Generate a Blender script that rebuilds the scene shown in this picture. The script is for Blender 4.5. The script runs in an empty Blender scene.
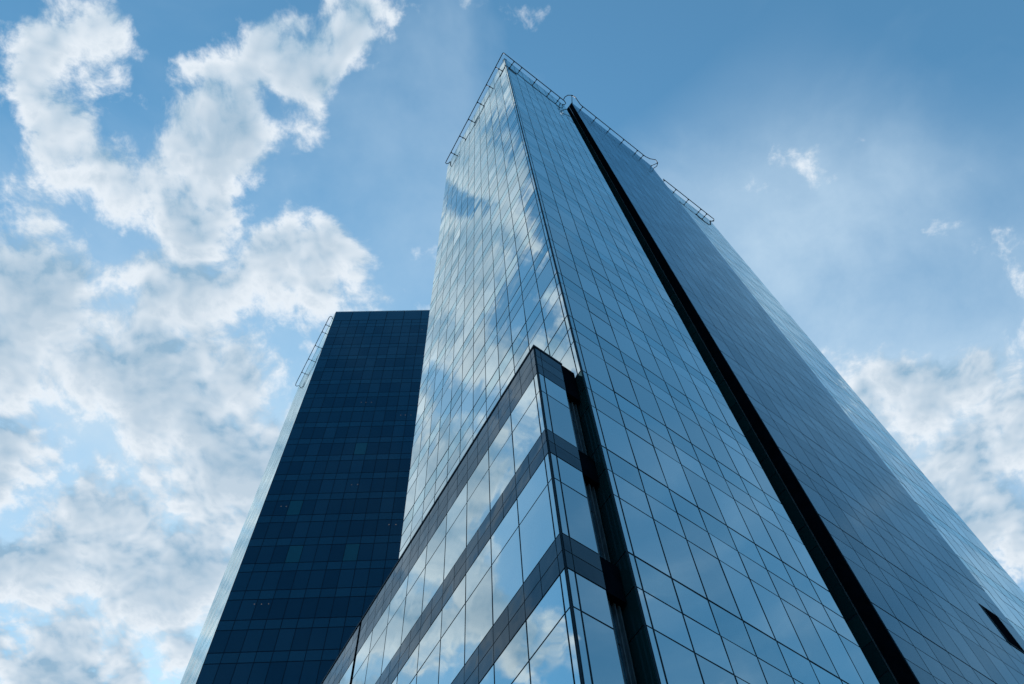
import bpy, bmesh, math, random
from mathutils import Vector, Matrix
from mathutils.bvhtree import BVHTree

random.seed(7)
R = math.radians
scene = bpy.context.scene
C = scene.collection

# ------------------------------------------------------------------ camera
LENS, TILT, ROLL, EYE = 28.594, R(63.7347), R(-5.2069), 1.6
F = Vector((0, math.cos(TILT), math.sin(TILT)))
U0 = Vector((0, -math.sin(TILT), math.cos(TILT)))
X0 = Vector((1, 0, 0))
CX = math.cos(ROLL) * X0 + math.sin(ROLL) * U0
CY = -math.sin(ROLL) * X0 + math.cos(ROLL) * U0
cam_data = bpy.data.cameras.new('camera')
cam_data.lens = LENS
cam_data.sensor_width = 36.0
cam_data.clip_start = 0.1
cam_data.clip_end = 6000
cam = bpy.data.objects.new('camera', cam_data)
C.objects.link(cam)
cam.matrix_world = Matrix(((CX.x, CY.x, -F.x, 0), (CX.y, CY.y, -F.y, 0), (CX.z, CY.z, -F.z, EYE), (0, 0, 0, 1)))
scene.camera = cam
EYEV = Vector((0, 0, EYE))
FPX = LENS / 36 * 1024


def project(p):
    d = p - EYEV
    c = d.dot(F)
    if c < 0.05:
        return None
    return 512 + FPX * d.dot(CX) / c, 342 - FPX * d.dot(CY) / c


# ------------------------------------------------------------------ sky, clouds, sun
SUN_AZ, SUN_EL = R(111), R(41)          # azimuth counted from +X towards +Y
sun_dir = Vector((math.cos(SUN_EL) * math.cos(SUN_AZ), math.cos(SUN_EL) * math.sin(SUN_AZ), math.sin(SUN_EL)))
BLOBS = [
    (121.6, 40.5, 5.4, 0.65), (120.3, 42.6, 3.7, 0.39), (163.8, 66.5, 4.3, 0.156), (173.9, 67.2, 4.8, 0.208), (160.7, 79.7, 4.6, 0.156), (153.4, 64.9, 7.1, 0.39),
    (163.7, 63.6, 5.3, 0.325), (172.8, 64.2, 5.4, 0.26), (169.4, 61.5, 3.3, 0.195), (143.1, 61.2, 6.5, 0.364), (151, 61.7, 6.7, 0.364), (155.7, 79.5, 4.2, 0.26),
    (148.6, 74.6, 4.7, 0.286), (145, 71.5, 4, 0.26), (159.5, 71.3, 3, 0.195), (126.8, 66.9, 6.3, 0.416), (130.4, 63.6, 4.9, 0.325), (107.8, 67.4, 4.8, 0.468),
    (121.9, 66.7, 5.1, 0.26), (121.7, 61.5, 5, 0.26), (152.4, 54.8, 3.1, 0.325), (142.2, 49.9, 4.9, 0.338), (148, 52.3, 2.8, 0.13), (137.3, 56.5, 4.6, 0.286),
    (124.8, 60.1, 6.2, 0.39), (127.8, 55.6, 6.4, 0.338), (128.4, 51.8, 7, 0.364), (129.7, 45.1, 9.4, 0.364), (131.8, 40.6, 8.8, 0.364), (123, 40.7, 7.8, 0.325),
    (122.2, 48.6, 5.4, 0.325), (137.6, 44.8, 4.1, 0.26), (120, 64.8, 4.2, 0.26), (122, 52.1, 4.8, 0.325), (37.1, 64.1, 4.7, 0.312), (35.6, 53.9, 6.9, 0.325),
    (70.1, 85.1, 4.7, 0.286), (51.3, 76.8, 2.9, 0.234), (45.9, 45.3, 6.7, 0.442), (48, 48.9, 6.3, 0.416), (48.4, 41.4, 6.1, 0.442), (49.6, 44.3, 6.4, 0.416),
    (51.8, 47.7, 4.5, 0.325), (51.1, 51, 4.6, 0.208), (51.9, 39.1, 5.4, 0.338), (41.1, 44.6, 5.4, 0.325), (129.4, 74.5, 3.7, 0.13), (125.1, 76.7, 2.5, 0.104),
    (144.7, 66.8, 3.9, -0.3), (167.2, 70.7, 3.3, -0.2), (45.2, 53.3, 4.6, -0.2), (127.6, 71, 4.2, -0.2), (146.3, 51.7, 3.1, -0.15), (137.6, 46.6, 2.8, -0.2),
    (135.1, 76.7, 3.2, -0.15), (145.2, 54, 2.9, -0.18), (135.8, 51.3, 3.4, -0.15), (157.9, 63.5, 2.2, -0.08), (153.8, 59.3, 2.7, -0.12), (159.8, 58.3, 3.4, -0.12),
    (136.4, 78.2, 3.2, -0.1), (22.1, 60, 11.3, -0.15), (22.8, 68.1, 12, -0.15), (41.3, 78.2, 8, -0.1), (108.9, 84, 3.2, -0.3), (113.8, 72.9, 5.1, -0.15),
    (140.6, 68.8, 3.2, -0.25), (144.9, 55, 2.9, -0.2), (164.8, 81.2, 3.7, 0.33), (153.2, 77.1, 3.4, 0.495), (158.7, 75.7, 3, 0.412), (163.3, 68.5, 4.8, 0.528),
    (159.1, 64.5, 5.3, 0.495), (152.6, 64.7, 4.4, 0.412), (143.6, 67.3, 3.5, 0.363), (147.1, 63.2, 5.3, 0.495), (145.8, 58.2, 5.2, 0.495), (153.8, 59.8, 5.3, 0.462),
    (145.5, 52.7, 5.9, 0.495), (147.6, 70.2, 2.6, 0.264), (157.3, 72, 2.6, 0.231), (151.1, 56.3, 4.3, 0.33), (157.8, 58.2, 4.4, 0.412), (142.9, 44.7, 5.6, 0.528),
    (147.4, 46.9, 4.9, 0.495), (150.2, 48.9, 3.3, 0.33), (158.6, 43.5, 4.8, 0.429), (159, 48.6, 2.1, 0.198), (140.9, 42.1, 4.6, 0.495), (154.2, 46.2, 3.3, 0.247),
    (152.3, 51.5, 3.4, 0.264), (148.6, 56.3, 6.1, 0.33), (159.5, 65.9, 5.3, 0.247), (144.6, 46.1, 5.7, 0.33), (165.4, 78.5, 2.1, -0.25), (149.2, 73.7, 2.6, -0.25),
    (146.1, 71.9, 2.6, -0.12), (150.8, 67.9, 2.2, -0.16), (169.5, 70.2, 2.6, -0.2), (163.5, 53.6, 4.3, -0.22), (164.5, 48.1, 4.1, -0.15), (150.4, 59.8, 2.2, -0.18),
    (154.4, 48.8, 2.9, -0.18), (159.7, 52.6, 3.8, -0.2), (19.1, 45.8, 2.2, 0.15), (17.6, 47.3, 1.6, 0.1), (4.4, 47.5, 13.2, -0.15), (8, 72.8, 12.9, -0.2),
    (11, 57.6, 12.9, -0.15), (-108.8, 56.5, 20.8, -0.3), (128.2, 46.5, 18, 0.3),
]

VEILS = [(45.1, 54.2, 25.5, 0.46), (51.5, 63.6, 14.7, 0.28), (130.9, 43.4, 17.4, 0.45), (120.9, 40.6, 7.4, 0.6), (120.1, 56.0, 10.7, 0.3), (111.0, 69.6, 10.7, 0.15), (46.7, 46.6, 13.4, 0.25), (125.2, 50.6, 22.1, 0.4), (145.2, 54.0, 14.7, 0.25), (50.2, 44.6, 10.7, 0.25), (33.5, 79.3, 13.4, -0.12), (17.3, 60.0, 13.4, -0.15), (117.1, 79.7, 10.0, -0.05)]


class Graph:
    def __init__(self, tree):
        self.t = tree
        self.n = tree.nodes
        self.l = tree.links

    def node(self, kind, props=None, ins=None):
        nd = self.n.new(kind)
        for k, v in (props or {}).items():
            setattr(nd, k, v)
        for k, v in (ins or {}).items():
            self.put(nd.inputs[k], v)
        return nd

    def put(self, sock, v):
        if isinstance(v, bpy.types.NodeSocket):
            self.l.new(v, sock)
        else:
            sock.default_value = v

    def math(self, op, a, b=0.0, clamp=False):
        return self.node('ShaderNodeMath', {'operation': op, 'use_clamp': clamp}, {0: a, 1: b}).outputs[0]

    def vec(self, op, a, b=(0, 0, 0), out=0):
        return self.node('ShaderNodeVectorMath', {'operation': op}, {0: a, 1: b}).outputs[out]

    def smooth(self, x, a, b, lo=0.0, hi=1.0, kind='SMOOTHSTEP'):
        return self.node('ShaderNodeMapRange', {'interpolation_type': kind, 'clamp': True}, {0: x, 1: a, 2: b, 3: lo, 4: hi}).outputs[0]

    def mix(self, fac, a, b, blend='MIX'):
        nd = self.node('ShaderNodeMix', {'data_type': 'RGBA', 'blend_type': blend})
        self.put(nd.inputs[0], fac)
        self.put(nd.inputs[6], a)
        self.put(nd.inputs[7], b)
        return nd.outputs[2]


world = bpy.data.worlds.new('World')
scene.world = world
world.use_nodes = True
world.node_tree.nodes.clear()
g = Graph(world.node_tree)
direction = g.vec('NORMALIZE', g.node('ShaderNodeTexCoord').outputs['Generated'])
sky = g.node('ShaderNodeTexSky', {'sky_type': 'NISHITA', 'sun_disc': False, 'sun_elevation': SUN_EL,
                                  'sun_rotation': R(90) - SUN_AZ, 'air_density': 1.0, 'dust_density': 0.25, 'ozone_density': 2.6,
                                  'altitude': 100.0}).outputs[0]
sky = g.mix(1.0, sky, (0.70, 1.15, 1.08, 1), 'MULTIPLY')
sep = g.node('ShaderNodeSeparateXYZ', ins={0: direction})
zz = g.math('MAXIMUM', g.math('ADD', sep.outputs[2], 0.12), 0.06)
plane = g.vec('SCALE', direction)
plane_node = plane.node
g.put(plane_node.inputs['Scale'], g.math('DIVIDE', 1.0, zz))
cover = None
for az, el, rad, w in BLOBS:
    az, el = R(az), R(el)
    c = (math.cos(el) * math.cos(az), math.cos(el) * math.sin(az), math.sin(el))
    dist = g.vec('DISTANCE', direction, c, 'Value')
    v = g.smooth(dist, 0.0, R(rad) * 1.25, w, 0.0)
    cover = v if cover is None else g.math('ADD', cover, v)
cover = g.math('MINIMUM', cover, 0.52)


def fbm(pos, scale, detail, rough, dist=0.0):
    return g.node('ShaderNodeTexNoise', {'noise_dimensions': '2D'},
                  {'Vector': pos, 'Scale': scale, 'Detail': detail, 'Roughness': rough, 'Distortion': dist}).outputs[0]


def puffs(pos, scale):
    v = g.node('ShaderNodeTexVoronoi', {'voronoi_dimensions': '2D', 'feature': 'F1', 'normalize': True},
               {'Vector': pos, 'Scale': scale, 'Detail': 2.0, 'Roughness': 0.55, 'Lacunarity': 2.3, 'Randomness': 1.0})
    return g.math('SUBTRACT', 1.0, v.outputs['Distance'])


flat = g.vec('MULTIPLY', plane, (1, 1, 0))
warp = g.node('ShaderNodeTexNoise', {'noise_dimensions': '2D'}, {'Vector': flat, 'Scale': 6.0, 'Detail': 4.0}).outputs[1]
pw = g.vec('ADD', flat, g.vec('MULTIPLY', g.vec('SUBTRACT', warp, (0.5, 0.5, 0.5)), (0.05, 0.05, 0.0)))
sun_flat = Vector((sun_dir.x, sun_dir.y, 0)).normalized() * 0.022


def height(pos, detail):
    return g.math('ADD', g.math('MULTIPLY', g.math('SUBTRACT', fbm(pos, 6.2, detail, 0.63), 0.5), 1.75),
                  g.math('MULTIPLY', g.math('SUBTRACT', puffs(pos, 8.0), 0.72), 0.6))


h1 = height(pw, 9.0)
h2 = height(g.vec('ADD', pw, tuple(sun_flat)), 4.0)
dens = g.math('ADD', h1, g.math('SUBTRACT', cover, 0.325))
alpha = g.smooth(dens, -0.10, 0.18)
thick = g.smooth(dens, 0.06, 0.50)
lit = g.math('ADD', g.math('MULTIPLY', g.math('SUBTRACT', h1, h2), 2.6), 0.66, True)
white, grey = (4.7, 5.05, 5.4, 1), (1.6, 2.6, 3.55, 1)
cloud = g.mix(lit, grey, white)
cloud = g.mix(g.math('MULTIPLY', thick, 0.62), cloud, (1.85, 2.7, 3.5, 1))
# thin high veil
veil = g.math('MULTIPLY', g.smooth(fbm(flat, 2.2, 6.0, 0.55, 0.4), 0.42, 0.75), 0.30)
for az, el, rad, w in VEILS:
    az, el = R(az), R(el)
    c = (math.cos(el) * math.cos(az), math.cos(el) * math.sin(az), math.sin(el))
    veil = g.math('ADD', veil, g.smooth(g.vec('DISTANCE', direction, c, 'Value'), 0.0, R(rad), w, 0.0))
patch = g.smooth(fbm(pw, 3.0, 7.0, 0.6), 0.30, 0.70, 0.55, 1.25, 'LINEAR')
veil = g.math('MINIMUM', g.math('MULTIPLY', g.math('MAXIMUM', veil, 0.0), patch), 0.85)
base = g.mix(veil, sky, (3.2, 4.15, 5.0, 1))
total = g.mix(alpha, base, cloud)
bg = g.node('ShaderNodeBackground', ins={'Color': total, 'Strength': 0.1})
g.l.new(bg.outputs[0], g.node('ShaderNodeOutputWorld').inputs[0])

sun_data = bpy.data.lights.new('sun', 'SUN')
sun_data.energy = 2.6
sun_data.angle = R(0.5)
sun_data.color = (1.0, 0.95, 0.88)
sun = bpy.data.objects.new('sun', sun_data)
C.objects.link(sun)
sun.rotation_euler = (-sun_dir).to_track_quat('-Z', 'Y').to_euler()

scene.view_settings.view_transform = 'Standard'
scene.view_settings.look = 'None'
scene.view_settings.gamma = 1.0
scene.view_settings.use_curve_mapping = False
scene.view_settings.exposure = EXPOSURE = 0.85


# ------------------------------------------------------------------ materials
def material(name):
    m = bpy.data.materials.new(name)
    m.use_nodes = True
    m.node_tree.nodes.clear()
    return m, Graph(m.node_tree)


def glass(name, col_a, col_b, f0, rough=0.02, tint=(1, 1, 1, 1), wave=0.007, wave_scale=0.6):
    """coated facade glass: dark body, clear reflection, slightly uneven panes"""
    m, q = material(name)
    geo = q.node('ShaderNodeNewGeometry')
    rnd = q.math('FRACT', q.math('ADD', geo.outputs['Random Per Island'], q.node('ShaderNodeObjectInfo').outputs['Random']))
    col = q.mix(q.math('POWER', rnd, 2.0), col_a, col_b)
    wv = q.node('ShaderNodeTexNoise', {}, {'Vector': geo.outputs['Position'], 'Scale': wave_scale, 'Detail': 2.0, 'Roughness': 0.4})
    bump = q.node('ShaderNodeBump', {}, {'Strength': 1.0, 'Distance': wave, 'Height': wv.outputs[0]})
    dirt = q.node('ShaderNodeTexNoise', {}, {'Vector': geo.outputs['Position'], 'Scale': 1.7, 'Detail': 6.0, 'Roughness': 0.65})
    rg = q.smooth(dirt.outputs[0], 0.4, 0.75, rough, rough + 0.035)
    shade = q.math('ADD', q.math('MULTIPLY', rnd, 0.16), 0.86)
    coat_col = q.vec('SCALE', tint[:3])
    q.put(coat_col.node.inputs['Scale'], shade)
    coat = q.node('ShaderNodeBsdfGlossy', {}, {'Color': coat_col, 'Roughness': rg, 'Normal': bump.outputs[0]})
    body = q.node('ShaderNodeBsdfDiffuse', {}, {'Color': col})
    cosv = q.math('ABSOLUTE', q.vec('DOT_PRODUCT', geo.outputs['Incoming'], bump.outputs[0], 'Value'))
    fac = q.math('ADD', q.math('MULTIPLY', q.math('POWER', q.math('SUBTRACT', 1.0, cosv, True), 5.0), 1.0 - f0), f0, True)
    mx = q.node('ShaderNodeMixShader', {}, {0: fac, 1: body.outputs[0], 2: coat.outputs[0]})
    q.l.new(mx.outputs[0], q.node('ShaderNodeOutputMaterial').inputs[0])
    return m


def solid(name, col, rough=0.5, metallic=0.0, var=0.25, scale=3.0, stretch=(1, 1, 1), spec=0.5):
    m, q = material(name)
    geo = q.node('ShaderNodeNewGeometry')
    ns = q.node('ShaderNodeTexNoise', {}, {'Vector': q.vec('MULTIPLY', geo.outputs['Position'], stretch), 'Scale': scale, 'Detail': 6.0, 'Roughness': 0.6})
    lo = tuple(c * (1 - var) for c in col[:3]) + (1,)
    hi = tuple(c * (1 + var) for c in col[:3]) + (1,)
    c = q.mix(q.smooth(ns.outputs[0], 0.3, 0.7), lo, hi)
    p = q.node('ShaderNodeBsdfPrincipled', {}, {'Base Color': c, 'Roughness': rough, 'Metallic': metallic, 'Specular IOR Level': spec})
    q.l.new(p.outputs[0], q.node('ShaderNodeOutputMaterial').inputs[0])
    return m


def lamp_mat(name, col, strength):
    m, q = material(name)
    e = q.node('ShaderNodeEmission', {}, {'Color': col, 'Strength': strength})
    q.l.new(e.outputs[0], q.node('ShaderNodeOutputMaterial').inputs[0])
    return m


BLUE_TINT = (0.85, 0.98, 1.0, 1)
M = {
    'vision': glass('reflective_vision_glass', (0.008, 0.035, 0.060, 1), (0.016, 0.055, 0.085, 1), 0.68, tint=BLUE_TINT),
    'spandrel': glass('reflective_spandrel_glass', (0.008, 0.055, 0.110, 1), (0.012, 0.070, 0.130, 1), 0.62, tint=(0.75, 0.96, 1.0, 1)),
    'bay': glass('grey_blue_bay_glass', (0.018, 0.046, 0.080, 1), (0.024, 0.054, 0.090, 1), 0.18, rough=0.16, tint=(0.54, 0.74, 0.84, 1)),
    'dark_vision': glass('dark_tinted_glass', (0.0030, 0.0250, 0.0600, 1), (0.0060, 0.0370, 0.0820, 1), 0.035, tint=(0.35, 0.75, 1.0, 1)),
    'dark_spandrel': glass('dark_spandrel_glass', (0.0050, 0.0370, 0.0820, 1), (0.0060, 0.0420, 0.0900, 1), 0.04, tint=(0.35, 0.75, 1.0, 1)),
    'teal': glass('teal_blind_glass', (0.005, 0.050, 0.088, 1), (0.007, 0.060, 0.100, 1), 0.035, tint=(0.4, 0.8, 1.0, 1)),
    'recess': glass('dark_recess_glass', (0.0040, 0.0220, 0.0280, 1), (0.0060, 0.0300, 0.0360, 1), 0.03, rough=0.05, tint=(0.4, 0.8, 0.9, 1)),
    'wing_recess': glass('dark_teal_glass', (0.010, 0.045, 0.070, 1), (0.014, 0.058, 0.086, 1), 0.30, tint=(0.55, 0.85, 1.0, 1)),
    'cladding': glass('dark_grey_cladding', (0.014, 0.027, 0.042, 1), (0.027, 0.044, 0.062, 1), 0.065, rough=0.07, tint=(0.60, 0.74, 0.84, 1), wave=0.02, wave_scale=1.2),
    'mullion': solid('dark_aluminium', (0.009, 0.022, 0.038, 1), 0.6, 0.0, 0.2, spec=0.08),
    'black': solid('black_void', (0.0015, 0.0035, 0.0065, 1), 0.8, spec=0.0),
    'navy': solid('navy_aluminium', (0.0016, 0.0130, 0.0320, 1), 0.6, spec=0.05),
    'coping': solid('grey_metal_coping', (0.10, 0.12, 0.15, 1), 0.35, 0.6),
    'pale_coping': solid('pale_metal_coping', (0.30, 0.36, 0.42, 1), 0.35, 0.5),
    'rail': solid('dark_steel_tube', (0.022, 0.028, 0.036, 1), 0.45, 0.3),
    'pale_rail': solid('grey_steel_tube', (0.16, 0.19, 0.22, 1), 0.4, 0.4),
    'roof': solid('grey_roof_membrane', (0.16, 0.16, 0.17, 1), 0.8),
    'paving': solid('grey_granite_paving', (0.22, 0.22, 0.22, 1), 0.75, 0.0, 0.3, 1.2),
    'asphalt': solid('asphalt', (0.05, 0.05, 0.052, 1), 0.85, 0.0, 0.3, 4.0),
    'lamp': lamp_mat('lit_ceiling_lamp', (1.0, 0.95, 0.9, 1), 0.07),
}


# ------------------------------------------------------------------ object helpers
def link_mesh(name, bm, mat, parent=None):
    me = bpy.data.meshes.new(name)
    bmesh.ops.recalc_face_normals(bm, faces=bm.faces)
    bm.to_mesh(me)
    bm.free()
    me.materials.append(mat)
    o = bpy.data.objects.new(name, me)
    C.objects.link(o)
    if parent:
        o.parent = parent
        o.matrix_parent_inverse = parent.matrix_world.inverted()
    return o


def thing(name, label, cat, loc, group=None):
    o = bpy.data.objects.new(name, None)
    C.objects.link(o)
    o.location = loc
    o.matrix_world = Matrix.Translation(loc)
    o['label'] = label
    o['category'] = cat
    if group:
        o['group'] = group
    return o


def hexa(bm, corners):
    """eight corners: four of the back loop, four of the front loop"""
    v = [bm.verts.new(c) for c in corners]
    for f in ((0, 1, 2, 3), (7, 6, 5, 4), (0, 4, 5, 1), (1, 5, 6, 2), (2, 6, 7, 3), (3, 7, 4, 0)):
        bm.faces.new([v[i] for i in f])


def prism(bm, pts, z0, z1):
    lo = [bm.verts.new((p.x, p.y, z0)) for p in pts]
    hi = [bm.verts.new((p.x, p.y, z1)) for p in pts]
    n = len(pts)
    bm.faces.new(lo)
    bm.faces.new(hi)
    for i in range(n):
        bm.faces.new((lo[i], lo[(i + 1) % n], hi[(i + 1) % n], hi[i]))


def tube(bm, pts, r, seg=8, closed=False):
    rings = []
    n = len(pts)
    for i, p in enumerate(pts):
        a = pts[i - 1] if i else p
        b = pts[i + 1] if i < n - 1 else p
        d = (b - a).normalized()
        up = Vector((0, 0, 1)) if abs(d.z) < 0.95 else Vector((1, 0, 0))
        s = d.cross(up).normalized()
        t = s.cross(d).normalized()
        rings.append([bm.verts.new(p + r * (math.cos(k * 2 * math.pi / seg) * s + math.sin(k * 2 * math.pi / seg) * t)) for k in range(seg)])
    for i in range(n - 1):
        for k in range(seg):
            bm.faces.new((rings[i][k], rings[i][(k + 1) % seg], rings[i + 1][(k + 1) % seg], rings[i + 1][k]))
    bm.faces.new(rings[0])
    bm.faces.new(rings[-1])


class Face:
    """a vertical facade plane: origin, unit direction along it, outward normal"""

    def __init__(self, a, b):
        self.o = Vector((a.x, a.y, 0))
        d = Vector((b.x - a.x, b.y - a.y, 0))
        self.len = d.length
        self.d = d.normalized()
        self.n = Vector((self.d.y, -self.d.x, 0))      # to the right of a -> b

    def p(self, s, z, out=0.0):
        return self.o + self.d * s + self.n * out + Vector((0, 0, z))


def pane_corners(face, s0, s1, z0, z1, out0, out1, tilt):
    tx = random.gauss(0, tilt)
    tz = random.gauss(0, tilt)
    cs, cz = (s0 + s1) / 2, (z0 + z1) / 2
    back = [face.p(s, z, out0) for s, z in ((s0, z0), (s1, z0), (s1, z1), (s0, z1))]
    front = [face.p(s, z, out1 + (s - cs) * tx + (z - cz) * tz) for s, z in ((s0, z0), (s1, z0), (s1, z1), (s0, z1))]
    return back + front


BVH = []          # bodies that can hide a pane (filled below)


def view_area(corners):
    """the pane's area in the photo, in pixels; 0 when it faces away, is out of frame or is hidden"""
    fr = corners[4:]
    c = sum(fr, Vector()) / 4
    n = (fr[1] - fr[0]).cross(fr[3] - fr[0])
    if n.dot(EYEV - c) < 0 and n.dot(EYEV - c) == 0:
        return 0
    px = [project(v) for v in fr]
    if any(p is None for p in px):
        return 0
    inside = sum(1 for x, y in px + [project(c)] if 0 <= x <= 1024 and 0 <= y <= 684)
    if not inside:
        return 0
    area = 0.5 * abs(sum(px[i][0] * px[(i + 1) % 4][1] - px[(i + 1) % 4][0] * px[i][1] for i in range(4)))
    d = (EYEV - c)
    dist = d.length
    d.normalize()
    st = c + d * 0.12
    for tree in BVH:
        hit = tree.ray_cast(st, d, dist - 0.2)
        if hit[0] is not None:
            return 0
    return area * inside / 5


class Panes:
    """collects panes of one kind on one thing: the hundred largest in view become parts, the rest one mesh"""

    def __init__(self, name, mat, limit=100):
        self.name, self.mat, self.items, self.limit = name, mat, [], limit

    def add(self, face, s0, s1, z0, z1, tilt=0.0022, front=0.0, back=-0.012):
        self.items.append(pane_corners(face, s0, s1, z0, z1, back, front, tilt))

    def build(self, parent, rest_name):
        rated = sorted(((view_area(c), i) for i, c in enumerate(self.items)), reverse=True)
        single = [i for a, i in rated[:self.limit] if a > 0.5]
        chosen = set(single)
        for i in single:
            bm = bmesh.new()
            hexa(bm, self.items[i])
            link_mesh(self.name, bm, self.mat, parent)
        rest = [c for i, c in enumerate(self.items) if i not in chosen]
        if rest:
            bm = bmesh.new()
            for c in rest:
                hexa(bm, c)
            o = link_mesh(rest_name, bm, self.mat, parent)
            if len(rest) > 1:
                o['kind'] = 'stuff'


def bvh_of(pts, z0, z1):
    bm = bmesh.new()
    prism(bm, pts, z0, z1)
    t = BVHTree.FromBMesh(bm)
    bm.free()
    return t


# ------------------------------------------------------------------ plan of the place
ANG_A, ANG_L, ANG_D = R(41.8), R(123.82), R(4.567)
AD = Vector((math.cos(ANG_A), math.sin(ANG_A), 0))
AN = Vector((-math.sin(ANG_A), math.cos(ANG_A), 0))      # into the tower
LD = Vector((math.cos(ANG_L), math.sin(ANG_L), 0))
LN = Vector((math.sin(ANG_L), -math.cos(ANG_L), 0))      # into the tower


def P(s, p):
    return AD * s + AN * p


T0 = P(8.67, 6.90)                 # the sharp corner of the main tower
LE = T0 + LD * 12.80               # far end of its left face
A1 = P(16.70, 6.90)
G0, G1 = P(16.70, 8.60), P(17.91, 8.60)
B0, B1 = P(17.91, 6.50), P(29.69, 6.50)
C0, C1 = P(29.69, 6.90), P(38.0, 6.90)
BACK = C1 + LD * 12.80
TOP = 89.8
TOP_B = 94.2
tower_plan = [LE, T0, A1, G0, G1, B0, B1, C0, C1, BACK]

Q = LN * 6.14 + LD * 8.10          # corner of the podium
Q1 = Q + AD * 0.97
Q2 = Q1 + AN * 0.22
Q3 = T0 + LD * ((Q2 - T0).dot(AN) / LD.dot(AN)) - LN * 0.06
Q4 = LE - LN * 0.06 + LD * 1.0
Q5 = Q4 + LN * 9.0
QE = Q + LD * 27.0
Q6 = QE + LN * 10.5
pod_plan = [QE, Q, Q1, Q2, Q3, Q4, Q5, Q6]
POD_TOP = 21.80

DD = Vector((math.cos(ANG_D), math.sin(ANG_D), 0))
DN = Vector((-math.sin(ANG_D), math.cos(ANG_D), 0))
D0 = DN * 55.5 + DD * -24.55
D1 = D0 + DD * 33.0
DL = D0 + LD * 15.6
DR = D1 + LD * 15.6
D_TOP = 127.0
dark_plan = [DL, D0, D1, DR]

BVH.append(bvh_of(tower_plan, 0, TOP))
BVH.append(bvh_of(pod_plan, 0, POD_TOP))
BVH.append(bvh_of(dark_plan, 0, D_TOP))


def inset(pts, d):
    """move every edge of a plan inwards by d (plan runs so that outside is on its right)"""
    out = []
    n = len(pts)
    for i in range(n):
        a, b, c = pts[i - 1], pts[i], pts[(i + 1) % n]
        d1, d2 = (b - a).normalized(), (c - b).normalized()
        n1, n2 = Vector((-d1.y, d1.x, 0)), Vector((-d2.y, d2.x, 0))
        k = n1 + n2
        out.append(b + k * (d / (1 + n1.dot(n2))))
    return out


# ------------------------------------------------------------------ main tower
FLOOR, Z_REF = 3.78, 14.03         # a heavy joint runs at 14.03 and every storey above and below
tower = thing('office_tower', 'tall blue mirror-glass tower with a sharp corner and a long black vertical recess', 'office tower', T0)
bm = bmesh.new()
prism(bm, inset(tower_plan, 0.016), 0, TOP - 0.05)
bay_plan = [B0, B1, B1 + AN * 8.0, B0 + AN * 8.0]
prism(bm, inset(bay_plan, 0.016), TOP - 0.06, TOP_B - 0.05)
link_mesh('mullion_frame', bm, M['mullion'], tower)
bm = bmesh.new()
prism(bm, inset(tower_plan, 0.35), TOP - 0.05, TOP + 0.02)
link_mesh('roof', bm, M['roof'], tower)

vision = Panes('vision_pane', M['vision'])
transom = Panes('transom_pane', M['vision'])
spandrel = Panes('spandrel_pane', M['spandrel'])
bay_v = Panes('bay_pane', M['bay'])
bay_s = Panes('bay_spandrel', M['bay'])
recess = Panes('recess_pane', M['recess'])
HV, HT, HS = 0.024, 0.020, 0.032    # half widths of vertical, thin and heavy joints


def storeys(z_hi, z_lo=0.3, HT=HT, HS=HS):
    k = math.floor((z_hi - Z_REF) / FLOOR)
    z = Z_REF + k * FLOOR
    rows = []
    if z_hi - z > 0.25:
        rows.append(('s', z + HS, z_hi - 0.02))
    while z > z_lo + 0.5:
        for kind, a, b, ha, hb in (('s', 0.0, 0.96, HS, HT), ('t', 0.96, 1.91, HT, HT), ('v', 1.91, 3.78, HT, HS)):
            if z - b > z_lo - 0.6:
                rows.append((kind, max(z - b + hb, z_lo), z - a - ha))
        z -= FLOOR
    return rows


def curtain(face, joints, kinds, z_hi, z_lo=0.3, skip=None, tilt=0.0036, hv=HV, ht=HT, hs=HS):
    for kind, z0, z1 in storeys(z_hi, z_lo, ht, hs):
        if z1 - z0 < 0.1:
            continue
        for s0, s1 in zip(joints[:-1], joints[1:]):
            if skip and skip(s0, s1, z0, z1):
                continue
            kinds[kind].add(face, s0 + hv, s1 - hv, z0, z1, tilt if s1 - s0 > 0.5 else 0.0005)


main = {'v': vision, 't': transom, 's': spandrel}
fa = Face(T0, A1)
curtain(fa, [0.03, 0.205] + [0.205 + 1.0 * k for k in range(1, 8)] + [fa.len], main, TOP)
fl = Face(LE, T0)
jl = [fl.len - 0.03, fl.len - 0.20] + [fl.len - 0.20 - 1.05 * k for k in range(1, 12)]
jl = sorted(x for x in jl if x > 0.5)
jl = [0.03] + jl
gap_s = fl.len - ((Q3 - T0).dot(LD)) - 0.1
L_main = {'v': Panes('vision_pane', M['vision']), 't': None, 's': None}
curtain(fl, jl, main, TOP, skip=lambda s0, s1, z0, z1: z1 < POD_TOP - 0.1, ht=0.032, hs=0.045)
fb = Face(B0, B1)
jb = [fb.len * k / 11 for k in range(12)]
vent_z = None


def vent(s0, s1, z0, z1):
    global vent_z
    hit = abs(s0 - jb[9]) < 0.01 and z1 < 23.6 and z0 > 21.2 and z1 - z0 > 1.5
    if hit:
        vent_z = (s0, s1, z0, z1)
    return hit


bay = {'v': bay_v, 't': bay_s, 's': bay_s}
curtain(fb, jb, bay, TOP_B, skip=vent, tilt=0.0012, hv=0.018, ht=0.016)
for face in (Face(B1, B1 + AN * 8.0), Face(B1 + AN * 8.0, B0 + AN * 8.0)):
    curtain(face, [0.03, face.len / 2, face.len - 0.03 if face.len < 9 else face.len - 0.03], bay, TOP_B, z_lo=TOP + 0.15)
fc = Face(C0, C1)
curtain(fc, [0.03] + [fc.len - 1.0 * k for k in range(8, -1, -1)], main, TOP)
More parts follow.
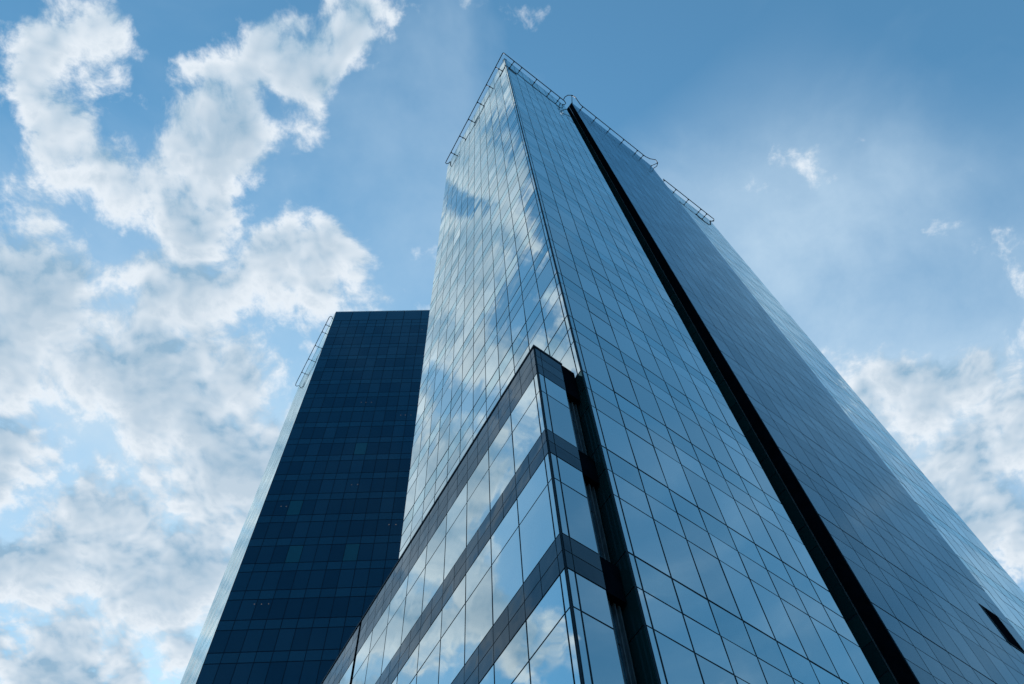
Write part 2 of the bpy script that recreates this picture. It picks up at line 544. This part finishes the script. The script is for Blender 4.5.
# recess between the front panels and the projecting bay
fg = Face(G0, G1)
fr = Face(G1, B0)
fr0 = Face(A1, G0)
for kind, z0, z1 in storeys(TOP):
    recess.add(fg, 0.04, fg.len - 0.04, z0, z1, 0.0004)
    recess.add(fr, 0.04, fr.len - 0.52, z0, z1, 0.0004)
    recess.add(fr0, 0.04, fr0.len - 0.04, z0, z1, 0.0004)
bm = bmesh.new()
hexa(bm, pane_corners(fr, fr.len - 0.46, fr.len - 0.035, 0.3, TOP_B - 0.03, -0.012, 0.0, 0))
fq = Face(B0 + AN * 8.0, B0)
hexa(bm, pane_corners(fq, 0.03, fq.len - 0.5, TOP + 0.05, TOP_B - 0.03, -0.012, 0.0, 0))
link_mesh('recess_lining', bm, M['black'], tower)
bm = bmesh.new()
hexa(bm, pane_corners(fr, fr.len - 0.505, fr.len - 0.475, 0.3, TOP_B - 0.03, -0.012, 0.012, 0))
link_mesh('recess_trim', bm, M['coping'], tower)
bm = bmesh.new()
prism(bm, [A1 + AN * 0.12 + AD * 0.02, B0 + AN * 0.55 - AD * 0.02, G1 - AD * 0.02 - AN * 0.02, G0 + AD * 0.02 - AN * 0.02], TOP - 0.35, TOP - 0.03)
link_mesh('recess_sky_block', bm, M['black'], tower)  # lid added to keep sky reflections out of the recess top
# darkness reflected from the recess, put into the pane colour beside the low wing
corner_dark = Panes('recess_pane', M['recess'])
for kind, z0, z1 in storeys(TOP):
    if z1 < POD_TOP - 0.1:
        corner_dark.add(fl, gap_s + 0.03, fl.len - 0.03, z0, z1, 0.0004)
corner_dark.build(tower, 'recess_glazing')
# faces turned away from the camera
for face in (Face(C1, BACK), Face(BACK, LE)):
    n = max(1, round(face.len))
    curtain(face, [0.03] + [face.len * k / n for k in range(1, n)] + [face.len - 0.03], main, TOP)
for kind, nm in ((vision, 'vision_glazing'), (transom, 'transom_glazing'), (spandrel, 'spandrel_glazing'),
                 (bay_v, 'bay_glazing'), (bay_s, 'bay_spandrel_glazing'), (recess, 'recess_glazing')):
    kind.build(tower, nm)
if vent_z:
    s0, s1, z0, z1 = vent_z
    bm = bmesh.new()
    hexa(bm, pane_corners(fb, s0 + 0.02, s1 - 0.02, z0 - 0.02, z1 + 0.02, -0.012, -0.006, 0))
    o = link_mesh('open_vent', bm, M['black'], tower)  # flat black panel stands in for the unlit depth of the opening
    o['label'] = 'black open vent low in the grey-blue bay'
    bm = bmesh.new()
    for a0, a1, b0, b1 in ((s0, s1, z1 - 0.02, z1 + 0.03), (s0, s1, z0 - 0.03, z0 + 0.02), (s0, s0 + 0.04, z0 + 0.021, z1 - 0.021), (s1 - 0.04, s1, z0 + 0.021, z1 - 0.021)):
        hexa(bm, pane_corners(fb, a0, a1, b0, b1, -0.01, 0.02, 0))
    link_mesh('vent_frame', bm, M['mullion'], o)
# thin metal coping along the parapet
bm = bmesh.new()
for face, zt in ((fl, TOP), (fa, TOP), (fb, TOP_B), (fc, TOP)):
    hexa(bm, pane_corners(face, 0.0, face.len, zt - 0.018, zt + 0.04, -0.30, -0.004, 0))
link_mesh('parapet_coping', bm, M['coping'], tower)


# cleaning-gantry rails: a tube on short arms a little outside the parapet
def rail(parent, path, arms, r=0.045, mat='rail', name='roof_rail'):
    bm = bmesh.new()
    tube(bm, path, r)
    ro = link_mesh(name, bm, M[mat], parent)
    for a, b in arms:
        bm = bmesh.new()
        tube(bm, [a, b], r * 0.9, 6)
        k = (b - a).normalized()
        tube(bm, [b - k * 0.06 - Vector((0, 0, 0.09)), b - k * 0.06 + Vector((0, 0, 0.09))], r * 1.5, 8)   # clamp
        tube(bm, [a - k * 0.0, a + k * 0.05], r * 2.0, 8)                                                   # wall plate
        link_mesh('rail_bracket', bm, M[mat], ro)
    return ro


def arc(c, a, b, a0, a1, ra, rb, n=12):
    return [c + a * (ra * math.cos(a0 + (a1 - a0) * k / n)) + b * (rb * math.sin(a0 + (a1 - a0) * k / n)) for k in range(n + 1)]


RO, RZ = 0.42, TOP - 0.55
# left face: from a hooked end along the face to the sharp corner, then along the front to the recess
hook = [fl.p(0.75, RZ, 0.02), fl.p(0.50, RZ, 0.10), fl.p(0.33, RZ, 0.26), fl.p(0.36, RZ, 0.40), fl.p(0.55, RZ, RO)]
corner = [fl.p(fl.len + 0.30, RZ, RO), fl.p(fl.len + 0.44, RZ, RO - 0.02), fa.p(-0.44, RZ, RO - 0.02), fa.p(-0.28, RZ, RO)]
endA = [fa.p(fa.len - 0.75, RZ, RO), fa.p(fa.len - 0.45, RZ, RO), fa.p(fa.len - 0.2, RZ, 0.32), fa.p(fa.len - 0.2, RZ, 0.12), fa.p(fa.len - 0.42, RZ, 0.02)]
armsL = [(fl.p(s, RZ, 0.0), fl.p(s, RZ, RO)) for s in [fl.len - 1.15 - 2.0 * k for k in range(6)]]
armsA = [(fa.p(s, RZ, 0.0), fa.p(s, RZ, RO)) for s in (0.95, 1.95, 3.9, 5.8, 7.0)]
rail(tower, hook + corner + endA, armsL + armsA)
# bay: a wide bow round the recess, along the bay, hooked at the far end
RZB = TOP_B - 0.45
bow = [B0 + AD * a_ + AN * n_ + Vector((0, 0, RZB)) for a_, n_ in ((-1.0, 0.25), (-1.05, -0.05), (-0.92, -0.38), (-0.55, -0.66), (-0.1, -0.72), (0.35, -0.58), (0.85, -0.44))]
n = fb.len
tail = [fb.p(n - 1.3, RZB, RO), fb.p(n - 0.7, RZB, RO + 0.12), fb.p(n - 0.1, RZB, RO + 0.42), fb.p(n + 0.35, RZB, RO + 0.30), fb.p(n + 0.50, RZB, RO - 0.05),
        fb.p(n + 0.35, RZB, -0.1), fb.p(n + 0.02, RZB, -0.12)]
armsB = [(fb.p(s, RZB, 0.0), fb.p(s, RZB, RO)) for s in (1.2, 3.15, 5.2, 7.25, 9.3, 10.2)]
armsB += [(B0 + Vector((0, 0, RZB)), bow[3]), (fb.p(n - 0.05, RZB, 0.0), tail[3])]
rail(tower, bow + tail, armsB)
n = fc.len
tailC = [fc.p(n - 0.5, RZ, RO), fc.p(n - 0.02, RZ, RO), fc.p(n + 0.1, RZ, 0.28), fc.p(n - 0.02, RZ, 0.1), fc.p(n - 0.25, RZ, 0.02)]
armsC = [(fc.p(s, RZ, 0.0), fc.p(s, RZ, RO)) for s in (0.75, 2.5, 4.4, 6.3, 7.2)] + [(fc.p(n - 0.2, RZ, 0.0), tailC[2])]
rail(tower, [fc.p(0.55, RZ, RO)] + tailC, armsC)

# ------------------------------------------------------------------ low wing in front of the tower
wing = thing('low_wing', 'low glass wing with dark grey cladding bands at the foot of the mirror-glass tower', 'building', Q)
bm = bmesh.new()
prism(bm, inset(pod_plan, 0.016), 0, POD_TOP - 0.06)
link_mesh('mullion_frame', bm, M['mullion'], wing)
bm = bmesh.new()
prism(bm, inset(pod_plan, -0.025), POD_TOP - 0.06, POD_TOP + 0.02)
link_mesh('roof_coping', bm, M['mullion'], wing)
w_low = Panes('window_pane', M['vision'])
w_up = Panes('upper_pane', M['vision'])
clad = Panes('cladding_panel', M['cladding'])
wfloor = 3.69


def wing_rows():
    rows = [('c3', 20.26, POD_TOP - 0.06), ('u', 19.33, 20.26), ('l', 17.53, 19.33)]
    z = 17.53
    while z > 2:
        rows += [('c2', z - 0.96, z), ('u', z - 1.91, z - 0.96)]
        rows.append(('l', max(z - wfloor, 0.3), z - 1.91))
        z -= wfloor
    return rows


def wing_face(face, joints, half):
    for kind, z0, z1 in wing_rows():
        if kind[0] == 'c':
            m = int(kind[1])
            js = []
            for s0, s1 in zip(joints[:-1], joints[1:]):
                js += [s0, (s0 + s1) / 2] if (half and s1 - s0 > 0.8) else [s0]
            js.append(joints[-1])
            for s0, s1 in zip(js[:-1], js[1:]):
                for r_ in range(m):
                    a, b = z0 + (z1 - z0) * r_ / m, z0 + (z1 - z0) * (r_ + 1) / m
                    clad.add(face, s0 + 0.010, s1 - 0.010, a + (0.012 if r_ else 0.02), b - (0.012 if r_ < m - 1 else 0.02), 0.0012, 0.004)
        else:
            for s0, s1 in zip(joints[:-1], joints[1:]):
                (w_up if kind == 'u' else w_low).add(face, s0 + 0.022, s1 - 0.022, z0 + 0.02, z1 - 0.02, 0.0020 if s1 - s0 > 0.4 else 0.0004)


wl = Face(QE, Q)
jw = sorted([wl.len - 0.03, wl.len - 0.20] + [wl.len - 0.20 - 1.243 * k for k in range(1, 21)])
wing_face(wl, [0.03] + [j for j in jw if j > 0.4], True)
wr = Face(Q, Q1)
wing_face(wr, [0.03, 0.215, wr.len - 0.01], False)
w_ret = Panes('recess_pane', M['wing_recess'])
for face in (Face(Q1, Q2), Face(Q2, Q3)):
    for kind, z0, z1 in wing_rows():
        w_ret.add(face, 0.03, face.len * 0.45 - 0.02, z0 + 0.02, z1 - 0.02, 0.0004)
        w_ret.add(face, face.len * 0.45 + 0.02, face.len - 0.03, z0 + 0.02, z1 - 0.02, 0.0004)
for face in (Face(Q6, QE), Face(Q5, Q6)):
    k = round(face.len / 1.25)
    wing_face(face, [face.len * i / k for i in range(k + 1)], True)
w_low.build(wing, 'window_glazing')
w_up.build(wing, 'upper_glazing')
clad.build(wing, 'cladding_bands')
w_ret.build(wing, 'recess_glazing')
bands = Panes('recess_band', M['black'])
fw = Face(Q1 + AN * 0.02, Q1 + AN * 0.02 + AD)
lw = (T0 - fw.o).dot(AD) + 0.02
for kind, z0, z1 in wing_rows():
    if kind[0] == 'c':
        bands.add(fw, -0.006, lw - 0.02, z0, POD_TOP + 0.02 if kind == 'c3' else z1, 0.0, 0.0, -0.18)
bands.build(wing, 'recess_bands')
for frac in (0.30, 0.62, 0.86):
    fq2 = Face(Q2, Q3)
    bm = bmesh.new()
    hexa(bm, pane_corners(fq2, fq2.len * frac - 0.018, fq2.len * frac + 0.018, 0.3, 20.2, 0.005, 0.075, 0))
    link_mesh('recess_mullion', bm, M['coping'], wing)
bm = bmesh.new()
hexa(bm, pane_corners(wl, wl.len - 11.50, wl.len - 11.40, 0.3, POD_TOP - 0.07, -0.012, 0.02, 0))
link_mesh('expansion_joint', bm, M['black'], wing)
# ------------------------------------------------------------------ dark tower behind
dark = thing('office_tower', 'dark navy glass tower with a flat top, standing behind the low banded wing', 'office tower', D0)
bm = bmesh.new()
prism(bm, inset(dark_plan, 0.016), 0, D_TOP - 0.05)
link_mesh('mullion_frame', bm, M['navy'], dark)
bm = bmesh.new()
prism(bm, inset(dark_plan, -0.02), D_TOP - 0.05, D_TOP + 0.22)
link_mesh('parapet_coping', bm, M['pale_coping'], dark)
dv = Panes('window_pane', M['dark_vision'])
ds = Panes('spandrel_pane', M['dark_spandrel'])
dp = Panes('parapet_pane', M['dark_spandrel'])
dt = Panes('blind_pane', M['teal'])
fd = Face(D0, D1)
jd = [1.435 * k for k in range(24)]
jd = [0.03] + jd[1:-1] + [fd.len]
teal = {(2, 12), (3, 14), (7, 14), (6, 9)}


def dark_rows():
    z = 54.2 + FLOOR * 18
    rows = []
    k = 0
    while z > 3:
        rows.append(('s', z - 1.2, z, k))
        rows.append(('v', z - FLOOR, z - 1.2, k))
        z -= FLOOR
        k += 1
    return rows


top_row = 54.2 + FLOOR * 18
for s0, s1 in zip(jd[0:-1:2], jd[2::2] + [fd.len]):
    dp.add(fd, s0 + 0.05, s1 - 0.05, D_TOP - 3.35, D_TOP - 0.09, 0.0006)
for i, (s0, s1) in enumerate(zip(jd[:-1], jd[1:])):
    ds.add(fd, s0 + 0.04, s1 - 0.04, top_row + 0.05, D_TOP - 3.5, 0.0006)
    for kind, z0, z1, k in dark_rows():
        if kind == 's':
            ds.add(fd, s0 + 0.035, s1 - 0.035, z0 + 0.05, z1 - 0.05, 0.0008)
        else:
            (dt if (i, k) in teal else dv).add(fd, s0 + 0.035, s1 - 0.035, z0 + 0.05, z1 - 0.05, 0.0008)
lightv = Panes('side_window_pane', M['vision'])
lights = Panes('side_spandrel_pane', M['spandrel'])
fs = Face(DL, D0)
js = [fs.len * k / 11 for k in range(12)]
for i, (s0, s1) in enumerate(zip(js[:-1], js[1:])):
    lights.add(fs, s0 + 0.03, s1 - 0.03, top_row + 0.03, D_TOP - 0.09, 0.0015)
    for kind, z0, z1, k in dark_rows():
        (lights if kind == 's' else lightv).add(fs, s0 + 0.03, s1 - 0.03, z0 + 0.03, z1 - 0.03, 0.0018)
for face in (Face(D1, DR), Face(DR, DL)):
    n = round(face.len / 1.44)
    for i in range(n):
        s0, s1 = face.len * i / n, face.len * (i + 1) / n
        for kind, z0, z1, k in dark_rows():
            (ds if kind == 's' else dv).add(face, s0 + 0.035, s1 - 0.035, z0 + 0.05, z1 - 0.05, 0.0008)
for kind, nm in ((dv, 'window_glazing'), (ds, 'spandrel_glazing'), (dp, 'parapet_glazing'), (dt, 'blind_glazing'),
                 (lightv, 'side_window_glazing'), (lights, 'side_spandrel_glazing')):
    kind.build(dark, nm)
# little ceiling lamps shining through the panes, in short rows
LAMPS = [(13.57, 93.4), (14.17, 93.38), (14.9, 93.34), (9.22, 78.36), (9.91, 78.37), (2.03, 74.69), (2.6, 74.66), (14.17, 71.03), (14.91, 71.03), (2.68, 59.96), (3.35, 59.93), (4.01, 59.94), (14.16, 71.07), (14.87, 71.04), (7.99, 96.93), (8.62, 96.9), (9.35, 96.87), (14.83, 119.51)]
for s, z in LAMPS:
    bm = bmesh.new()
    tube(bm, [fd.p(s, z, -0.02), fd.p(s, z, 0.012)], 0.05, 10)
    link_mesh('ceiling_lamp', bm, M['lamp'], dark)
# rail on the roof edge of its left side
RZD = D_TOP - 1.0
n = fs.len
path = [fs.p(n - 0.9, RZD, 0.05), fs.p(n - 0.55, RZD, 0.3), fs.p(n - 0.6, RZD, 0.55), fs.p(n - 0.95, RZD, 0.64), fs.p(0.5, RZD, 0.64),
        fs.p(0.1, RZD, 0.55), fs.p(0.05, RZD, 0.3), fs.p(0.35, RZD, 0.04)]
arms = [(fs.p(s, RZD, 0.0), fs.p(s, RZD, 0.64)) for s in (n - 2.4, n - 3.9, n - 6.8, n - 9.7, n - 12.6)]
rail(dark, path, arms, 0.06, 'pale_rail')

# ------------------------------------------------------------------ ground
def sheet(name, pts, z, mat):
    bm = bmesh.new()
    bm.faces.new([bm.verts.new((x, y, z)) for x, y in pts])
    o = link_mesh(name, bm, M[mat])
    o['kind'] = 'structure'
    return o


sheet('ground', [(-2500, -2500), (2500, -2500), (2500, 2500), (-2500, 2500)], -0.16, 'asphalt')
bm = bmesh.new()
prism(bm, [Vector((-70, -12, 0)), Vector((70, -12, 0)), Vector((70, 95, 0)), Vector((-70, 95, 0))], -0.2, 0.0)
o = link_mesh('pavement', bm, M['paving'])
o['kind'] = 'structure'
